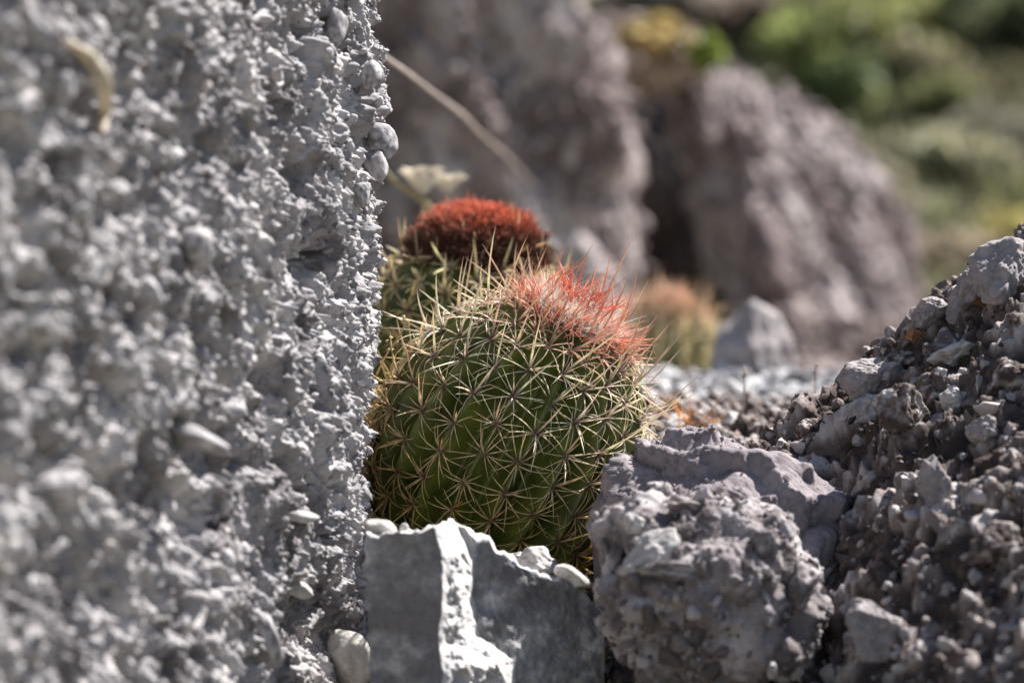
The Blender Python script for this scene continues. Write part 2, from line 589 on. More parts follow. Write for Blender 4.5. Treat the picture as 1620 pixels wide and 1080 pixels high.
# ------------------------------------------------------------------ single stones
def stone(name, c, dims, rot, seed, mat, label=None, cat='stone', sub=5, planes=16, soft=26, amp=.05, grit=.0, group=None, parent=None, lo=.72, gfreq=14, terr=None, ridged=0):
    rng = np.random.default_rng(seed)
    dd, f = ico(sub)
    r = facet_radius(dd, rng, planes, soft, lo, 1.0)
    v = dd * r[:, None]
    o = rng.random(3) * 40
    dsp = fbm(v * 2.0 + o, 5, seed % 90, .52) * amp
    if ridged:
        dsp += fbm(v * 1.8 + o, 4, seed % 90 + 3, .5, True) * ridged
    if grit:
        g1, g2, _ = worley(v * gfreq + o, 2)
        k1, k2, _ = worley(v * gfreq * 2.3 + o, 3)
        dsp += (.7 - g1) * grit + (.7 - k1) * grit * .5
    v = v + dd * dsp[:, None]
    if terr is not None:
        v = terr(v)
    v = (v * np.array(dims)) @ rot3(*[R(a) for a in rot]).T + np.asarray(c)
    t = np.clip(.5 + fbm(dd * 2 + o, 3, 7) * .6, 0, 1)
    ob = mesh(name, v, f, mat, parent, tint=t)
    if label: tag(ob, label, cat, group)
    return ob, v, normals(v, f)


def embed(ob, v, n, count, smean, ssig, seed, mat, mask=None, name='grit', smax=.01, flat=.5):
    rng = np.random.default_rng(seed)
    idx = np.arange(len(v)) if mask is None else np.where(mask)[0]
    sel = rng.choice(idx, count)
    size = np.exp(rng.normal(math.log(smean), ssig, count)).clip(.0008, smax)
    V, F, T = scatter(v[sel] + n[sel] * (size * .05)[:, None], size, rng, PROTO_A, flat=flat)
    return tag(mesh(name, V, F, mat, ob, tint=T, smooth=False), kind='stuff')


def wall_pebble(px, py, dims, rot, seed, mat, name='pebble', push=0.0, soft=8, label=None):
    i = pick(wall, px, py)
    c = wall[i] + NN[i] * push
    o, v, n = stone(name, c, dims, rot, seed, mat, sub=4, planes=9, soft=soft, amp=.06, parent=wobj)
    if label: o['label'] = label
    return o


wall_pebble(600, 222, (.013, .011, .013), (0, 20, 0), 301, M['grey_conglomerate'], push=.004)
wall_pebble(590, 262, (.009, .009, .017), (0, -12, 0), 302, M['grey_conglomerate'], push=.005)
wall_pebble(572, 305, (.007, .007, .010), (0, 5, 0), 303, M['grey_conglomerate'], push=.003)
wall_pebble(530, 55, (.010, .009, .018), (0, 10, 0), 304, M['grey_conglomerate'], push=.002)
wall_pebble(538, 1030, (.017, .012, .024), (0, -28, 0), 337, M['cream_stone'], push=.004, label='pale cream pebble low on the rock wall')
wall_pebble(305, 390, (.013, .012, .013), (0, 0, 0), 306, M['grey_conglomerate'], push=.004)
wall_pebble(85, 770, (.016, .014, .014), (0, 0, 0), 307, M['grey_conglomerate'], push=.006)
wall_pebble(95, 145, (.010, .010, .013), (0, 0, 0), 308, M['grey_conglomerate'], push=.003)
wall_pebble(470, 810, (.014, .008, .005), (0, 12, 0), 309, M['pale_stone'], push=.004)
wall_pebble(300, 690, (.022, .010, .008), (0, 25, 0), 310, M['grey_conglomerate'], push=.006)
wall_pebble(588, 118, (.008, .008, .012), (0, 15, 0), 311, M['grey_conglomerate'], push=.003)
wall_pebble(420, 1000, (.008, .008, .022), (0, -22, 0), 312, M['grey_conglomerate'], push=.006)
wall_pebble(470, 935, (.012, .008, .006), (0, 20, 0), 313, M['pale_stone'], push=.004)
wall_pebble(230, 460, (.010, .008, .016), (0, -15, 0), 314, M['grey_conglomerate'], push=.003)
wall_pebble(180, 310, (.013, .009, .007), (0, -20, 0), 315, M['grey_conglomerate'], push=.003)


def tube(name, pts, radii, mat, col, parent=None, sides=7, flat=1.0):
    pts = np.array(pts, float)
    k = len(pts)
    # resample smoothly
    t = np.linspace(0, k - 1, (k - 1) * 6 + 1)
    if k > 2:
        out = []
        for tt in t:
            i = min(int(tt), k - 2); u = tt - i
            p0, p1, p2, p3 = pts[max(i - 1, 0)], pts[i], pts[i + 1], pts[min(i + 2, k - 1)]
            out.append(.5 * (2 * p1 + (p2 - p0) * u + (2 * p0 - 5 * p1 + 4 * p2 - p3) * u * u + (3 * p1 - p0 - 3 * p2 + p3) * u ** 3))
        q = np.array(out)
    else:
        q = pts[0] + (pts[1] - pts[0]) * t[:, None]
    rr = np.interp(t, np.arange(k), radii)
    tan = np.gradient(q, axis=0); tan /= np.linalg.norm(tan, axis=1)[:, None] + 1e-12
    ref = np.array([.13, 1, .21])
    a = np.cross(tan, ref); a /= np.linalg.norm(a, axis=1)[:, None]
    b_ = np.cross(tan, a)
    th = np.linspace(0, 2 * np.pi, sides, endpoint=False)
    V = q[:, None] + rr[:, None, None] * (np.cos(th)[None, :, None] * a[:, None] + flat * np.sin(th)[None, :, None] * b_[:, None])
    n = len(q)
    ii = np.arange(n * sides).reshape(n, sides)
    jj = np.roll(ii, -1, 1)
    F = np.stack([ii[:-1], jj[:-1], jj[1:], ii[1:]], -1).reshape(-1, 4)
    V = V.reshape(-1, 3)
    if name is None: return V, F
    cc = np.array(col)[None] * (1 + .18 * fbm(V * 60, 2, 5))[:, None]
    return mesh(name, V, F, mat, parent, col=cc)


# curved pale flake standing out of the wall, over its own hollow
i1 = [pick(wall, *p) for p in ((92, 68), (125, 95), (148, 130), (154, 165), (148, 205))]
fl = tube('flake', [wall[i] + NN[i] * .008 for i in i1], [.003, .006, .0065, .005, .002], M['dry'], (.52, .47, .38), wobj, 9, .7)
fl['label'] = 'curved pale flake of shell-like stone on the rock wall'

# -------- broken slab at the bottom centre: plan outline with a corner, a lit flank and a receding right face
sx = np.arange(586, 962, 1.6)
top_px = np.interp(sx, [540, 575, 585, 600, 628, 650, 672, 700, 716, 735, 752, 775, 784, 800, 820, 850, 880, 905, 922, 935, 962],
                   [850, 850, 848, 845, 840, 843, 836, 829, 832, 838, 856, 862, 880, 884, 896, 912, 924, 930, 945, 962, 985])
top_px = top_px + fbm(np.stack([sx * .021, sx * 0 + .37, sx * 0 + .61], 1), 5, 3, .6) * 6
nz_ = 190
SV = []; FT = []
tt = np.linspace(0, 1, nz_)
for j, t in enumerate(tt):
    # where the flank starts and ends along x widens to the bottom
    py = top_px + (1240 - top_px) * t
    w0 = np.interp(py, [830, 900, 1000, 1080, 1240], [696, 697, 702, 700, 705])
    w1 = np.interp(py, [830, 860, 960, 1010, 1050, 1080, 1240], [738, 744, 756, 768, 806, 812, 820])
    jig = fbm(np.stack([sx * 0 + 3.3, py * .009, py * 0 + .4], 1), 3, 8, .45) * 11
    w0 = w0 + jig; w1 = w1 + jig * 1.2 + fbm(np.stack([sx * 0 + 9.7, py * .008, py * 0 + .3], 1), 2, 9, .4) * 14
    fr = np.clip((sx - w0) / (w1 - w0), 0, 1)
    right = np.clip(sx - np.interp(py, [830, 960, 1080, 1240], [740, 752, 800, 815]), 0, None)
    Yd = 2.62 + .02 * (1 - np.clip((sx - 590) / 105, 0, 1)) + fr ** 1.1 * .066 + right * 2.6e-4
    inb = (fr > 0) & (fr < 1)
    X = (sx - 810) * K * 2.66
    Z = ZC - (py - 540) * K * 2.66
    p3 = np.stack([X, Yd, Z], 1)
    rough = (fbm(p3 * np.array([75, 20, 62]) + 5.3, 5, 12, .62) * .0075 - np.clip(fbm(p3 * np.array([40, 10, 30]) + 1.7, 3, 19) - .25, 0, 1) * -.02) * np.clip(np.minimum(fr, 1 - fr) * 5, 0, 1) + fbm(p3 * 9, 4, 11) * .006 + fbm(p3 * 34, 5, 13, .6) * .0026 + fbm(p3 * 160, 2, 14) * .0005
    p3[:, 1] += rough
    p3[:, 0] += fbm(p3 * 45 * np.array([0, 0, 1.]) + .3, 4, 16) * .007 * np.clip(1 - (sx - 586) / 30, 0, 1)
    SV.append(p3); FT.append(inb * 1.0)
SV = np.array(SV)
ncol = len(sx)
front = SV.reshape(-1, 3)
# top lip and back
lip = []
for k_, (dy, dz) in enumerate([(.004, .0015), (.010, .0020), (.018, .0), (.028, -.004), (.045, -.012), (.070, -.03), (.080, -.08), (.08, -.20)]):
    r_ = SV[0].copy(); r_[:, 1] += dy; r_[:, 2] += dz + fbm(r_ * 60, 4, 30) * .004
    lip.append(r_)
allrows = np.concatenate([np.array(lip[::-1]), SV])
nr_ = len(allrows)
ii = np.arange(nr_ * ncol).reshape(nr_, ncol)
F = np.stack([ii[:-1, :-1], ii[1:, :-1], ii[1:, 1:], ii[:-1, 1:]], -1).reshape(-1, 4)
allV = allrows.reshape(-1, 3)
# right and left end caps
endR = np.array([allrows[r, -1] for r in range(nr_)])
capR = endR.copy(); capR[:, 1] = np.maximum(capR[:, 1], allrows[0, -1, 1]); capR[:, 0] -= .01
off = len(allV)
allV = np.vstack([allV, capR])
er = ii[:, -1]; e2 = off + np.arange(nr_)
F2 = np.stack([er[:-1], er[1:], e2[1:], e2[:-1]], -1)
capL = np.array([allrows[r, 0] for r in range(nr_)]); capL[:, 1] = np.maximum(capL[:, 1], allrows[0, 0, 1])
el = ii[:, 0]; e3 = len(allV) + np.arange(nr_)
allV = np.vstack([allV, capL])
F2 = np.vstack([F2, np.stack([el[1:], el[:-1], e3[:-1], e3[1:]], -1)])
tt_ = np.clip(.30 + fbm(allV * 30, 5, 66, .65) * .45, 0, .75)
tt_[len(lip) * ncol:nr_ * ncol] += np.array(FT).ravel() * .75  # paler flank: fresh break, with extra sunlight put into the colour
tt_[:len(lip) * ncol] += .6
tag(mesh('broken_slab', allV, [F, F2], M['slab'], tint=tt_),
    'smooth grey broken slab with a jagged top edge and a sunlit rough flank in front of the cactus', 'stone')

# -------- boulders at the bottom right
def strata(v):
    # overhanging beds that dip to the right
    s_ = v[:, 2] * .94 + v[:, 0] * .22 + fbm(v * np.array([1.3, .8, .8]), 4, 92, .42) * .36
    k = s_ * 3.0 + .2
    fl_ = np.floor(k)
    fr = k - fl_
    st_ = np.where(fr < .66, fr * .35, .231 + (fr - .66) / .34 * .769)
    m_ = sstep(-.30, .1, v[:, 2] + .5 * v[:, 0])
    dz = (st_ - fr) / 3.0 * m_
    h = v.copy(); h[:, 2] = 0
    h /= np.linalg.norm(h, axis=1)[:, None] + .3
    # the riser undercuts: the top of each bed juts out
    jut = np.where(fr < .66, -.0, (fr - .66) / .34) ** .7 * .10
    rg = fbm(v * np.array([5, 5, 9.]), 5, 95, .6, True)
    fine = fbm(v * 9, 4, 96, .62) * .009 + np.clip(rg - 1.4, 0, 1) * -.02
    return v + np.stack([0 * dz, 0 * dz, dz], 1) + h * (jut * m_ + fine)[:, None]


ob, v, n = stone('ledged_rock', P(1142, 862, 2.80) + np.array([0, .02, 0]), (.118, .090, .104), (8, 6, -8), 417, M['ledge_rock'],
                 'mauve grey rock with wavy stepped ledges behind the pitted boulder', 'rock', sub=7, planes=60, soft=22, lo=.90, amp=.10, grit=.010, gfreq=12, terr=strata)
embed(ob, v, n, 900, .0012, .5, 5, M['ledge_rock'], mask=(v[:, 0] < .19) & (n[:, 1] < .3), smax=.004)
ob, v, n = stone('boulder', P(1112, 935, 2.66), (.092, .080, .090), (0, 0, 15), 421, M['brown_conglomerate'],
                 'round pitted brown-grey boulder with embedded pebbles beside the broken slab', 'boulder', sub=7, planes=44, soft=9, amp=.17, grit=.022, gfreq=7, lo=.85)
boV, boN, boO = v, n, ob
embed(ob, v, n, 1500, .0016, .85, 6, M['brown_conglomerate'], mask=(n[:, 1] < .4), smax=.009)


def on(Vs, Ns, px, py, dims, rot, seed, mat, name, parent, push=.3, soft=12, label=None, sub=4):
    i = pick(Vs, px, py)
    o, _, _ = stone(name, Vs[i] + Ns[i] * dims[1] * push, dims, rot, seed, mat, sub=5, planes=9, soft=soft * 2, amp=.14, lo=.6, parent=parent)
    if label: o['label'] = label
    return o


on(boV, boN, 1030, 868, (.024, .016, .014), (10, -18, 5), 437, M['pale_stone'], 'pebble', boO, .35, 20, 'largest pale pebble jutting from the boulder')
on(boV, boN, 998, 830, (.008, .007, .008), (0, -10, 0), 432, M['pale_stone'], 'pebble', boO)
on(boV, boN, 1215, 868, (.012, .009, .015), (0, 10, 0), 433, M['brown_conglomerate'], 'pebble', boO)
on(boV, boN, 1055, 905, (.022, .010, .007), (0, 4, 0), 434, M['brown_conglomerate'], 'pebble', boO)
on(boV, boN, 1270, 925, (.014, .010, .016), (0, 10, 0), 435, M['brown_conglomerate'], 'pebble', boO)
on(boV, boN, 1090, 800, (.020, .012, .006), (0, 12, 0), 436, M['brown_conglomerate'], 'pebble', boO)

# small loose stones about the slab
ST = 'stone'
stone('pebble', P(602, 836, 2.66), (.0105, .009, .0070), (0, 20, 10), 441, M['cream_stone'], 'bright white pebble wedged between the rock wall and the slab', 'pebble', sub=4, planes=9, soft=18)
stone('pebble', P(906, 914, 2.735), (.0135, .011, .0075), (0, 32, 0), 442, M['cream_stone'], 'bright white pebble at the right tip of the broken slab', 'pebble', sub=4, planes=9, soft=18)
ob, v, n = stone('stone', P(848, 893, 2.80), (.024, .016, .0125), (0, 14, 0), 443, M['pale_stone'], 'small crumbly pale stone on top of the slab, under the cactus', ST, sub=5, planes=12, soft=22, amp=.14, grit=.05)
stone('pebble', P(640, 838, 2.69), (.0035, .003, .0045), (0, 5, 0), 444, M['pale_stone'], 'tiny grey pebble on the left end of the slab edge', 'pebble', sub=3, planes=8)
stone('pebble', P(876, 921, 2.79), (.010, .009, .005), (0, 25, 0), 445, M['pale_stone'], 'flat pale pebble between the slab edge and the white pebble', 'pebble', sub=4, planes=9, soft=18)

# standing stone out of focus behind the gravel
stone('upright_stone', P(1182, 590, 4.32), (.052, .058, .074), (0, -4, 0), 463, M['mid_stone'],
      'blurred upright grey stone with a sunlit right edge behind the gravel', ST, sub=6, planes=13, soft=34, amp=.10, lo=.75)

# stones on the bank, each where it sits
BS = [
    (1590, 440, (.032, .026, .028), (0, -20, 20), 461, 'mid_stone', 'large pale grey stone on the very top of the bank at the right edge', .2, 16),
    (1556, 475, (.012, .012, .019), (0, 15, 0), 462, 'orange_stone', 'rust-orange stone tucked under the top stone of the bank', .1, 20),
    (1530, 470, (.013, .012, .022), (0, 28, 0), 463, 'mid_stone', 'narrow leaning grey stone left of the rust-orange one', .2, 20),
    (1468, 502, (.015, .012, .011), (0, -14, 10), 464, 'mid_stone', 'blocky grey stone perched on the bank skyline', .5, 22),
    (1452, 527, (.008, .008, .006), (0, 0, 0), 465, 'orange_stone', 'small orange-brown stone below the perched grey one', .3, 18),
    (1418, 568, (.018, .012, .008), (0, -18, 0), 466, 'rubble', 'flat brown stone on the middle of the bank skyline', .4, 20),
    (1388, 605, (.026, .020, .019), (0, -16, 0), 467, 'mid_stone', 'large grey stone with a rusty top in the middle of the bank', .4, 20),
    (1528, 563, (.024, .018, .013), (0, -24, 5), 468, 'pale_stone', 'pale tilted stone below the bank top, brightly lit', .4, 24),
    (1362, 657, (.016, .012, .011), (0, -22, 0), 469, 'pale_stone', 'glittering white-topped stone on the lower bank', .4, 24),
    (1425, 655, (.020, .016, .020), (0, 10, 0), 470, 'rubble', 'dark brown stone right of the white-topped one', .3, 20),
    (1462, 625, (.013, .010, .009), (0, -20, 0), 471, 'rubble', 'small tan stone below the pale tilted stone', .4, 24),
    (1512, 632, (.011, .010, .009), (0, -10, 0), 472, 'pale_stone', 'small rounded pale stone halfway down the bank', .4, 14),
    (1555, 690, (.012, .012, .011), (0, 0, 0), 473, 'mid_stone', 'rounded grey stone at the right, below the bank crest', .4, 10),
    (1480, 770, (.013, .012, .022), (0, 12, 0), 474, 'mid_stone', 'tall grey stone standing out low on the bank', .4, 12),
    (1390, 1000, (.024, .020, .022), (0, -12, 0), 475, 'mid_stone', 'largest blurred grey stone near the bottom of the bank', .3, 12),
    (1280, 560 + 115, (.012, .010, .008), (0, -20, 0), 476, 'rubble', 'brown stone at the foot of the bank beside the gravel', .3, 20),
    (1575, 870, (.020, .016, .016), (0, -20, 0), 477, 'rubble', 'brown blurred stone low at the right edge of the bank', .3, 14),
    (1300, 915, (.015, .012, .010), (0, -25, 0), 478, 'pale_stone', 'pale stone in the gap between boulder and bank', .5, 16),
    (1600, 610, (.020, .016, .016), (0, -20, 0), 479, 'rubble', 'angular brown stone at the right edge under the pale tilted stone', .3, 22),
]
BNv = np.tile(BN, (len(bank), 1))
for (px, py, dims, rot, seed, mk, lab, push, soft) in BS:
    i = pick(bank, px, py, 5)
    stone('stone', bank[i] + BN * dims[1] * (push - .25), dims, rot, seed, M[mk], lab, ST, sub=6, planes=9, soft=soft * 3.2, amp=.15, grit=.05, gfreq=5, lo=.55)


# ------------------------------------------------------------------ background outcrops
def outcrop(c, dims, rot, seed, mat, label, **kw):
    ob, v, n = stone('rock_outcrop', c, dims, rot, seed, mat, label, 'rock', sub=7, planes=kw.get('planes', 14), soft=16, amp=.19, grit=.022, gfreq=5, ridged=.012)
    rng = np.random.default_rng(seed)
    sel = rng.choice(np.where(n[:, 1] < .5)[0], 6500)
    size = np.exp(rng.normal(math.log(.0050), .6, len(sel))).clip(.003, .016)
    V, F, T = scatter(v[sel] + n[sel] * (size * .1)[:, None], size, rng)
    tag(mesh('grit', V, F, mat, ob, tint=T), kind='stuff')
    return ob, v, n


outcrop(P(690, 260, 6.2) + np.array([0, .25, 0]), (.34, .34, .58), (0, -16, 10), 501, M['outcrop'],
        'big blurred mauve-brown outcrop rising behind the two front cacti')
outcrop(P(1296, 430, 7.2) + np.array([0, .3, 0]), (.190, .34, .50), (0, -24, -10), 505, M['outcrop'],
        'rounded blurred grey outcrop with a pinkish right flank beside the dark cleft')
outcrop(P(1030, 420, 7.9) + np.array([0, .35, 0]), (.21, .22, .50), (0, 0, 0), 503, M['outcrop_shade'],
        'brown rock inside the cleft between the two outcrops, coloured dark for the shade there')
outcrop(P(1000, 88, 7.3) + np.array([0, .1, 0]), (.15, .34, .055), (0, 8, 0), 508, M['tan_rock'],
        'flat tan blurred rock roofing the cleft')
outcrop(P(1400, 640, 6.4) + np.array([0, .3, 0]), (.30, .30, .16), (0, 14, 0), 507, M['pink_rock'],
        'low pinkish rock at the foot of the rounded outcrop')


# ------------------------------------------------------------------ cacti
def spines_mesh(base, dr, ln, rad, bend, c0, c1, sides=4, nseg=6, flat=1.0, band=True):
    n = len(base)
    t = np.linspace(0, 1, nseg + 1)
    pts = base[:, None] + dr[:, None] * (ln[:, None] * t[None])[..., None] + bend[:, None] * (ln[:, None] * (t ** 2)[None])[..., None]
    tan = dr[:, None] + 2 * bend[:, None] * t[None, :, None]
    tan /= np.linalg.norm(tan, axis=2)[..., None]
    ref = np.cross(dr, bend + 1e-4 * np.array([1, .3, .2])); ref /= np.linalg.norm(ref, axis=1)[:, None] + 1e-12
    a = np.repeat(ref[:, None], nseg + 1, 1)
    b_ = np.cross(tan, a)
    prof = (1 - t ** 1.6) ** .8 * (1 + .35 * np.exp(-t * 14))
    prof[-1] = 0.03
    rr = rad[:, None] * prof[None]
    th = np.linspace(0, 2 * np.pi, sides, endpoint=False)
    V = pts[:, :, None] + rr[:, :, None, None] * (np.cos(th)[None, None, :, None] * a[:, :, None] + flat * np.sin(th)[None, None, :, None] * b_[:, :, None])
    ring = np.arange((nseg + 1) * sides).reshape(nseg + 1, sides)
    jr = np.roll(ring, -1, 1)
    f = np.stack([ring[:-1], jr[:-1], jr[1:], ring[1:]], -1).reshape(-1, 4)
    F = (f[None] + (np.arange(n) * (nseg + 1) * sides)[:, None, None]).reshape(-1, 4)
    w = np.clip(t * 4, 0, 1)[None, :, None]
    col = c0[:, None] * (1 - w) + c1[:, None] * w
    if band:
        col = col * (1 + .20 * np.sin(t * 23)[None, :, None] * np.minimum(t * 5, 1)[None, :, None])
    col = np.repeat(col[:, :, None], sides, 2).reshape(-1, 3)
    return V.reshape(-1, 3), F, col.clip(0, 1)


def unit(v):
    return v / (np.linalg.norm(v, axis=-1, keepdims=True) + 1e-12)


def body_point(th, ph, Rr, H, ribs, depth, k=1.0):
    """th angle round the axis, ph latitude; local coordinates"""
    c = np.abs(np.cos(ph)) ** np.where(ph > 0, 1.08, .92)
    s = np.sign(np.sin(ph)) * np.abs(np.sin(ph)) ** 1.0
    w = np.abs(np.sin(th * ribs / 2)) ** 1.35          # 0 on the crest, 1 in the furrow
    dd = depth * np.clip(np.cos(ph) * 1.3, 0.0, 1)
    low = np.where(ph < 0, 1 - .20 * (np.abs(ph) / (np.pi / 2)) ** 1.5, 1)
    r = Rr * c * (1 - dd * w) * low
    z = H * s - .12 * H * np.exp(-((np.pi / 2 - ph) / .22) ** 2)
    return np.stack([r * np.cos(th), r * np.sin(th), z], -1)


def cactus(loc, axis_rot, Rr, H, ribs, seed, label, style, spacing, sp_len, nparts=100, spine_rad=.00075):
    rng = np.random.default_rng(seed)
    Rm = rot3(*axis_rot)
    base = np.array(loc) + Rm @ np.array([0, 0, -H])
    root = empty('barrel_cactus', base)
    tag(root, label, 'cactus', 'barrel cacti among the rocks')
    W = lambda p: p @ Rm.T + np.array(loc)
    nt_, np_ = ribs * 14, 150
    th = np.linspace(0, 2 * np.pi, nt_, endpoint=False)
    ph = np.linspace(-np.pi / 2 + .02, np.pi / 2 - .01, np_)
    T_, P_ = np.meshgrid(th, ph)
    v = body_point(T_.ravel(), P_.ravel(), Rr, H, ribs, .25)
    v = v + unit(v) * (fbm(v * 30, 3, 17) * .0016)[:, None]
    ii = np.arange(nt_ * np_).reshape(np_, nt_)
    jj = np.roll(ii, -1, 1)
    F = np.stack([ii[:-1], jj[:-1], jj[1:], ii[1:]], -1).reshape(-1, 4)
    mesh('body', W(v), F, M['skin'], root)
    # areoles along each crest
    ars = []
    phf = np.linspace(-1.25, 1.50, 800)
    for k in range(ribs):
        t0 = 2 * np.pi * k / ribs
        pt = body_point(np.full(800, t0), phf, Rr, H, ribs, .25)
        sl_ = np.concatenate([[0], np.cumsum(np.linalg.norm(np.diff(pt, axis=0), axis=1))])
        s = (.5 if k % 2 else 0.0) * spacing + rng.uniform(-.15, .15) * spacing
        while s < sl_[-1]:
            p_ = np.interp(s, sl_, phf)
            ars.append((t0 + rng.normal(0, .012), p_))
            s += spacing * (1 if p_ < .75 else np.interp(p_, [.75, 1.35], [1, .42])) * rng.uniform(.94, 1.06)
    ars = np.array(ars)
    e = 1e-3
    p0 = body_point(ars[:, 0], ars[:, 1], Rr, H, ribs, .25)
    up = unit(body_point(ars[:, 0], ars[:, 1] + e, Rr, H, ribs, .25) - p0)
    sd = np.stack([-np.sin(ars[:, 0]), np.cos(ars[:, 0]), 0 * ars[:, 0]], 1)
    nn = unit(np.cross(sd, up))
    out = []
    pal = style['pal']
    for j in range(len(ars)):
        phj = ars[j, 1]
        nr1 = rng.integers(10, 13) if phj < 1.1 else rng.integers(6, 8)
        ang = np.linspace(0, 2 * np.pi, nr1, endpoint=False) + rng.uniform(-.3, .3) + rng.normal(0, .10, nr1)
        radial = np.cos(ang)[:, None] * sd[j] + np.sin(ang)[:, None] * up[j]
        lift = np.interp(phj, [-.5, .6, 1.2], [.60, .68, 1.1])
        d1 = unit(radial + nn[j] * (lift + rng.normal(0, .12, nr1))[:, None])
        l1 = sp_len * rng.uniform(.7, 1.15, nr1) * (1.0 + .12 * np.cos(ang) ** 2) * np.where(rng.random(nr1) < .06, .5, 1)
        b1 = -nn[j][None] * rng.uniform(.30, .62, nr1)[:, None] + rng.normal(0, .09, (nr1, 3))
        r1 = np.full(nr1, spine_rad) * rng.uniform(.8, 1.1, nr1)
        nc = rng.integers(1, 4)
        a2 = np.array([np.pi / 2, -np.pi / 2, .4, np.pi - .4])[:nc] + rng.normal(0, .35, nc)
        rad2 = np.cos(a2)[:, None] * sd[j] + np.sin(a2)[:, None] * up[j]
        d2 = unit(rad2 * rng.uniform(.35, .75, nc)[:, None] + nn[j] * 1.0)
        l2 = sp_len * .85 * rng.uniform(.8, 1.2, nc) * np.array([style['central'], 1.0, .95, .95])[:nc]
        if phj > .35: l2 = l2 * rng.uniform(1.05, 1.6, nc)
        if phj > .95: l1 = l1 * rng.uniform(.75, 1.0, nr1)
        b2 = (up[j][None] * np.array([.18, -.12, 0, 0])[:nc, None]) + rng.normal(0, .06, (nc, 3))
        r2 = np.full(nc, spine_rad * 1.5) * np.array([1.15, 1, .85, .85])[:nc]
        lj = rng.uniform(.8, 1.2)
        l1 = l1 * lj; l2 = l2 * lj
        tilt = rng.normal(0, .16, 3)
        d1 = unit(d1 + tilt); d2 = unit(d2 + tilt)
        D = np.vstack([d1, d2]); Ln = np.concatenate([l1, l2]); B = np.vstack([b1, b2]); Rd = np.concatenate([r1, r2])
        m_ = len(D)
        cb = np.array([np.interp(phj, pal[0], [c[q_] for c in pal[1]]) for q_ in range(3)])
        c1_ = cb[None] * rng.uniform(.75, 1.22, (m_, 1)) * (1 + rng.normal(0, .03, (m_, 3)))
        c0_ = np.tile(np.interp(phj, [.9, 1.3], [0, 1]) * cb * .6 + (1 - np.interp(phj, [.9, 1.3], [0, 1])) * np.array([.12, .055, .045]), (m_, 1))
        bs = np.tile(p0[j] - nn[j] * .0005, (m_, 1)) + rng.normal(0, .0009, (m_, 3))
        V1, F1, C1 = spines_mesh(bs, D, Ln, Rd, B, c0_, c1_)
        # the felt cushion
        dv, df = ico(2)
        cu = dv * np.array([.0032, .0044, .0018]) * (Rr / .12)
        cu = cu * (1 + .25 * pn(dv * 4 + j, 3))[:, None]
        cu = cu[:, :1] * sd[j] + cu[:, 1:2] * up[j] + cu[:, 2:] * nn[j] + p0[j]
        cc = np.tile(np.array([.16, .09, .065]) if phj < .9 else np.array([.5, .34, .24]), (len(cu), 1))
        out.append((W(V1), F1, C1, W(cu), df, cc))
    wn_ = nn @ Rm.T
    wp = W(p0)
    vd = unit(np.array([0, 0, ZC]) - wp)
    facing = (wn_ * vd).sum(1)
    X_, Y_ = to_px(wp)
    seen = (facing > -.30) & (X_ > 585)
    order = np.argsort(-facing - (seen * 10))
    chosen = set(order[:nparts].tolist()) if nparts else set()
    rest = []
    for j, (v1, f1_, c1_, v2, f2_, c2_) in enumerate(out):
        if j in chosen:
            mesh('spine_cluster', np.vstack([v1, v2]), [f1_, f2_ + len(v1)], M['spines'], root, col=np.vstack([c1_, c2_]), origin=wp[j])
        else:
            rest.append(j)
    if rest:
        off = 0; Vs, Fq, Ft, Cs = [], [], [], []
        for j in rest:
            v1, f1_, c1_, v2, f2_, c2_ = out[j]
            Vs += [v1, v2]; Fq.append(f1_ + off); Ft.append(f2_ + off + len(v1)); Cs += [c1_, c2_]
            off += len(v1) + len(v2)
        tag(mesh('spine_clusters', np.vstack(Vs), [np.vstack(Fq), np.vstack(Ft)], M['spines'], root, col=np.vstack(Cs)), kind='stuff')
    return root, W, Rm, rng


def hairs(root, name, W, rng, pts, nrm, ln, rad, cols, jitter, mat, stuff=True, bend=.25, nseg=4, sides=3):
    n = len(pts)
    D = unit(nrm + rng.normal(0, jitter, (n, 3)))
    B = rng.normal(0, bend, (n, 3))
    V, F, Cc = spines_mesh(pts, D, ln, rad, B, cols * .8, cols, sides=sides, nseg=nseg, band=False)
    o = mesh(name, W(V), F, mat, root, col=Cc)
    if stuff: o['kind'] = 'stuff'
    return o


# main cactus
PAL1 = ([-1.2, -.3, .15, .55, .85, 1.1, 1.3, 1.5],
        [(.66, .42, .13), (.70, .50, .20), (.76, .62, .38), (.80, .72, .58), (.80, .69, .53), (.76, .50, .38), (.74, .32, .22), (.72, .12, .06)])
H1, R1 = .143, .117
root, W, Rm, rng = cactus(P(798, 712, 3.0), (R(16), R(27), R(4)), R1, H1, 21, 5,
                          'big sharp green barrel cactus with a bright red spiny crown between the rocks', dict(pal=PAL1, central=1.35), .0285, .0345, spine_rad=.00066)


def crown_pts(rng, n, rmax, Rr, H, power=.5, shift=(0, 0)):
    rr = rmax * rng.random(n) ** power
    a = rng.random(n) * 2 * np.pi
    ph = np.arccos(np.clip((rr / Rr) ** (1 / 1.08), 0, 1))
    p = body_point(a, ph, Rr, H, 1, 0)
    nrm = unit(np.stack([p[:, 0] / Rr ** 2, p[:, 1] / Rr ** 2, np.maximum(p[:, 2], .01) / H ** 2], 1))
    return p, nrm, rr / rmax


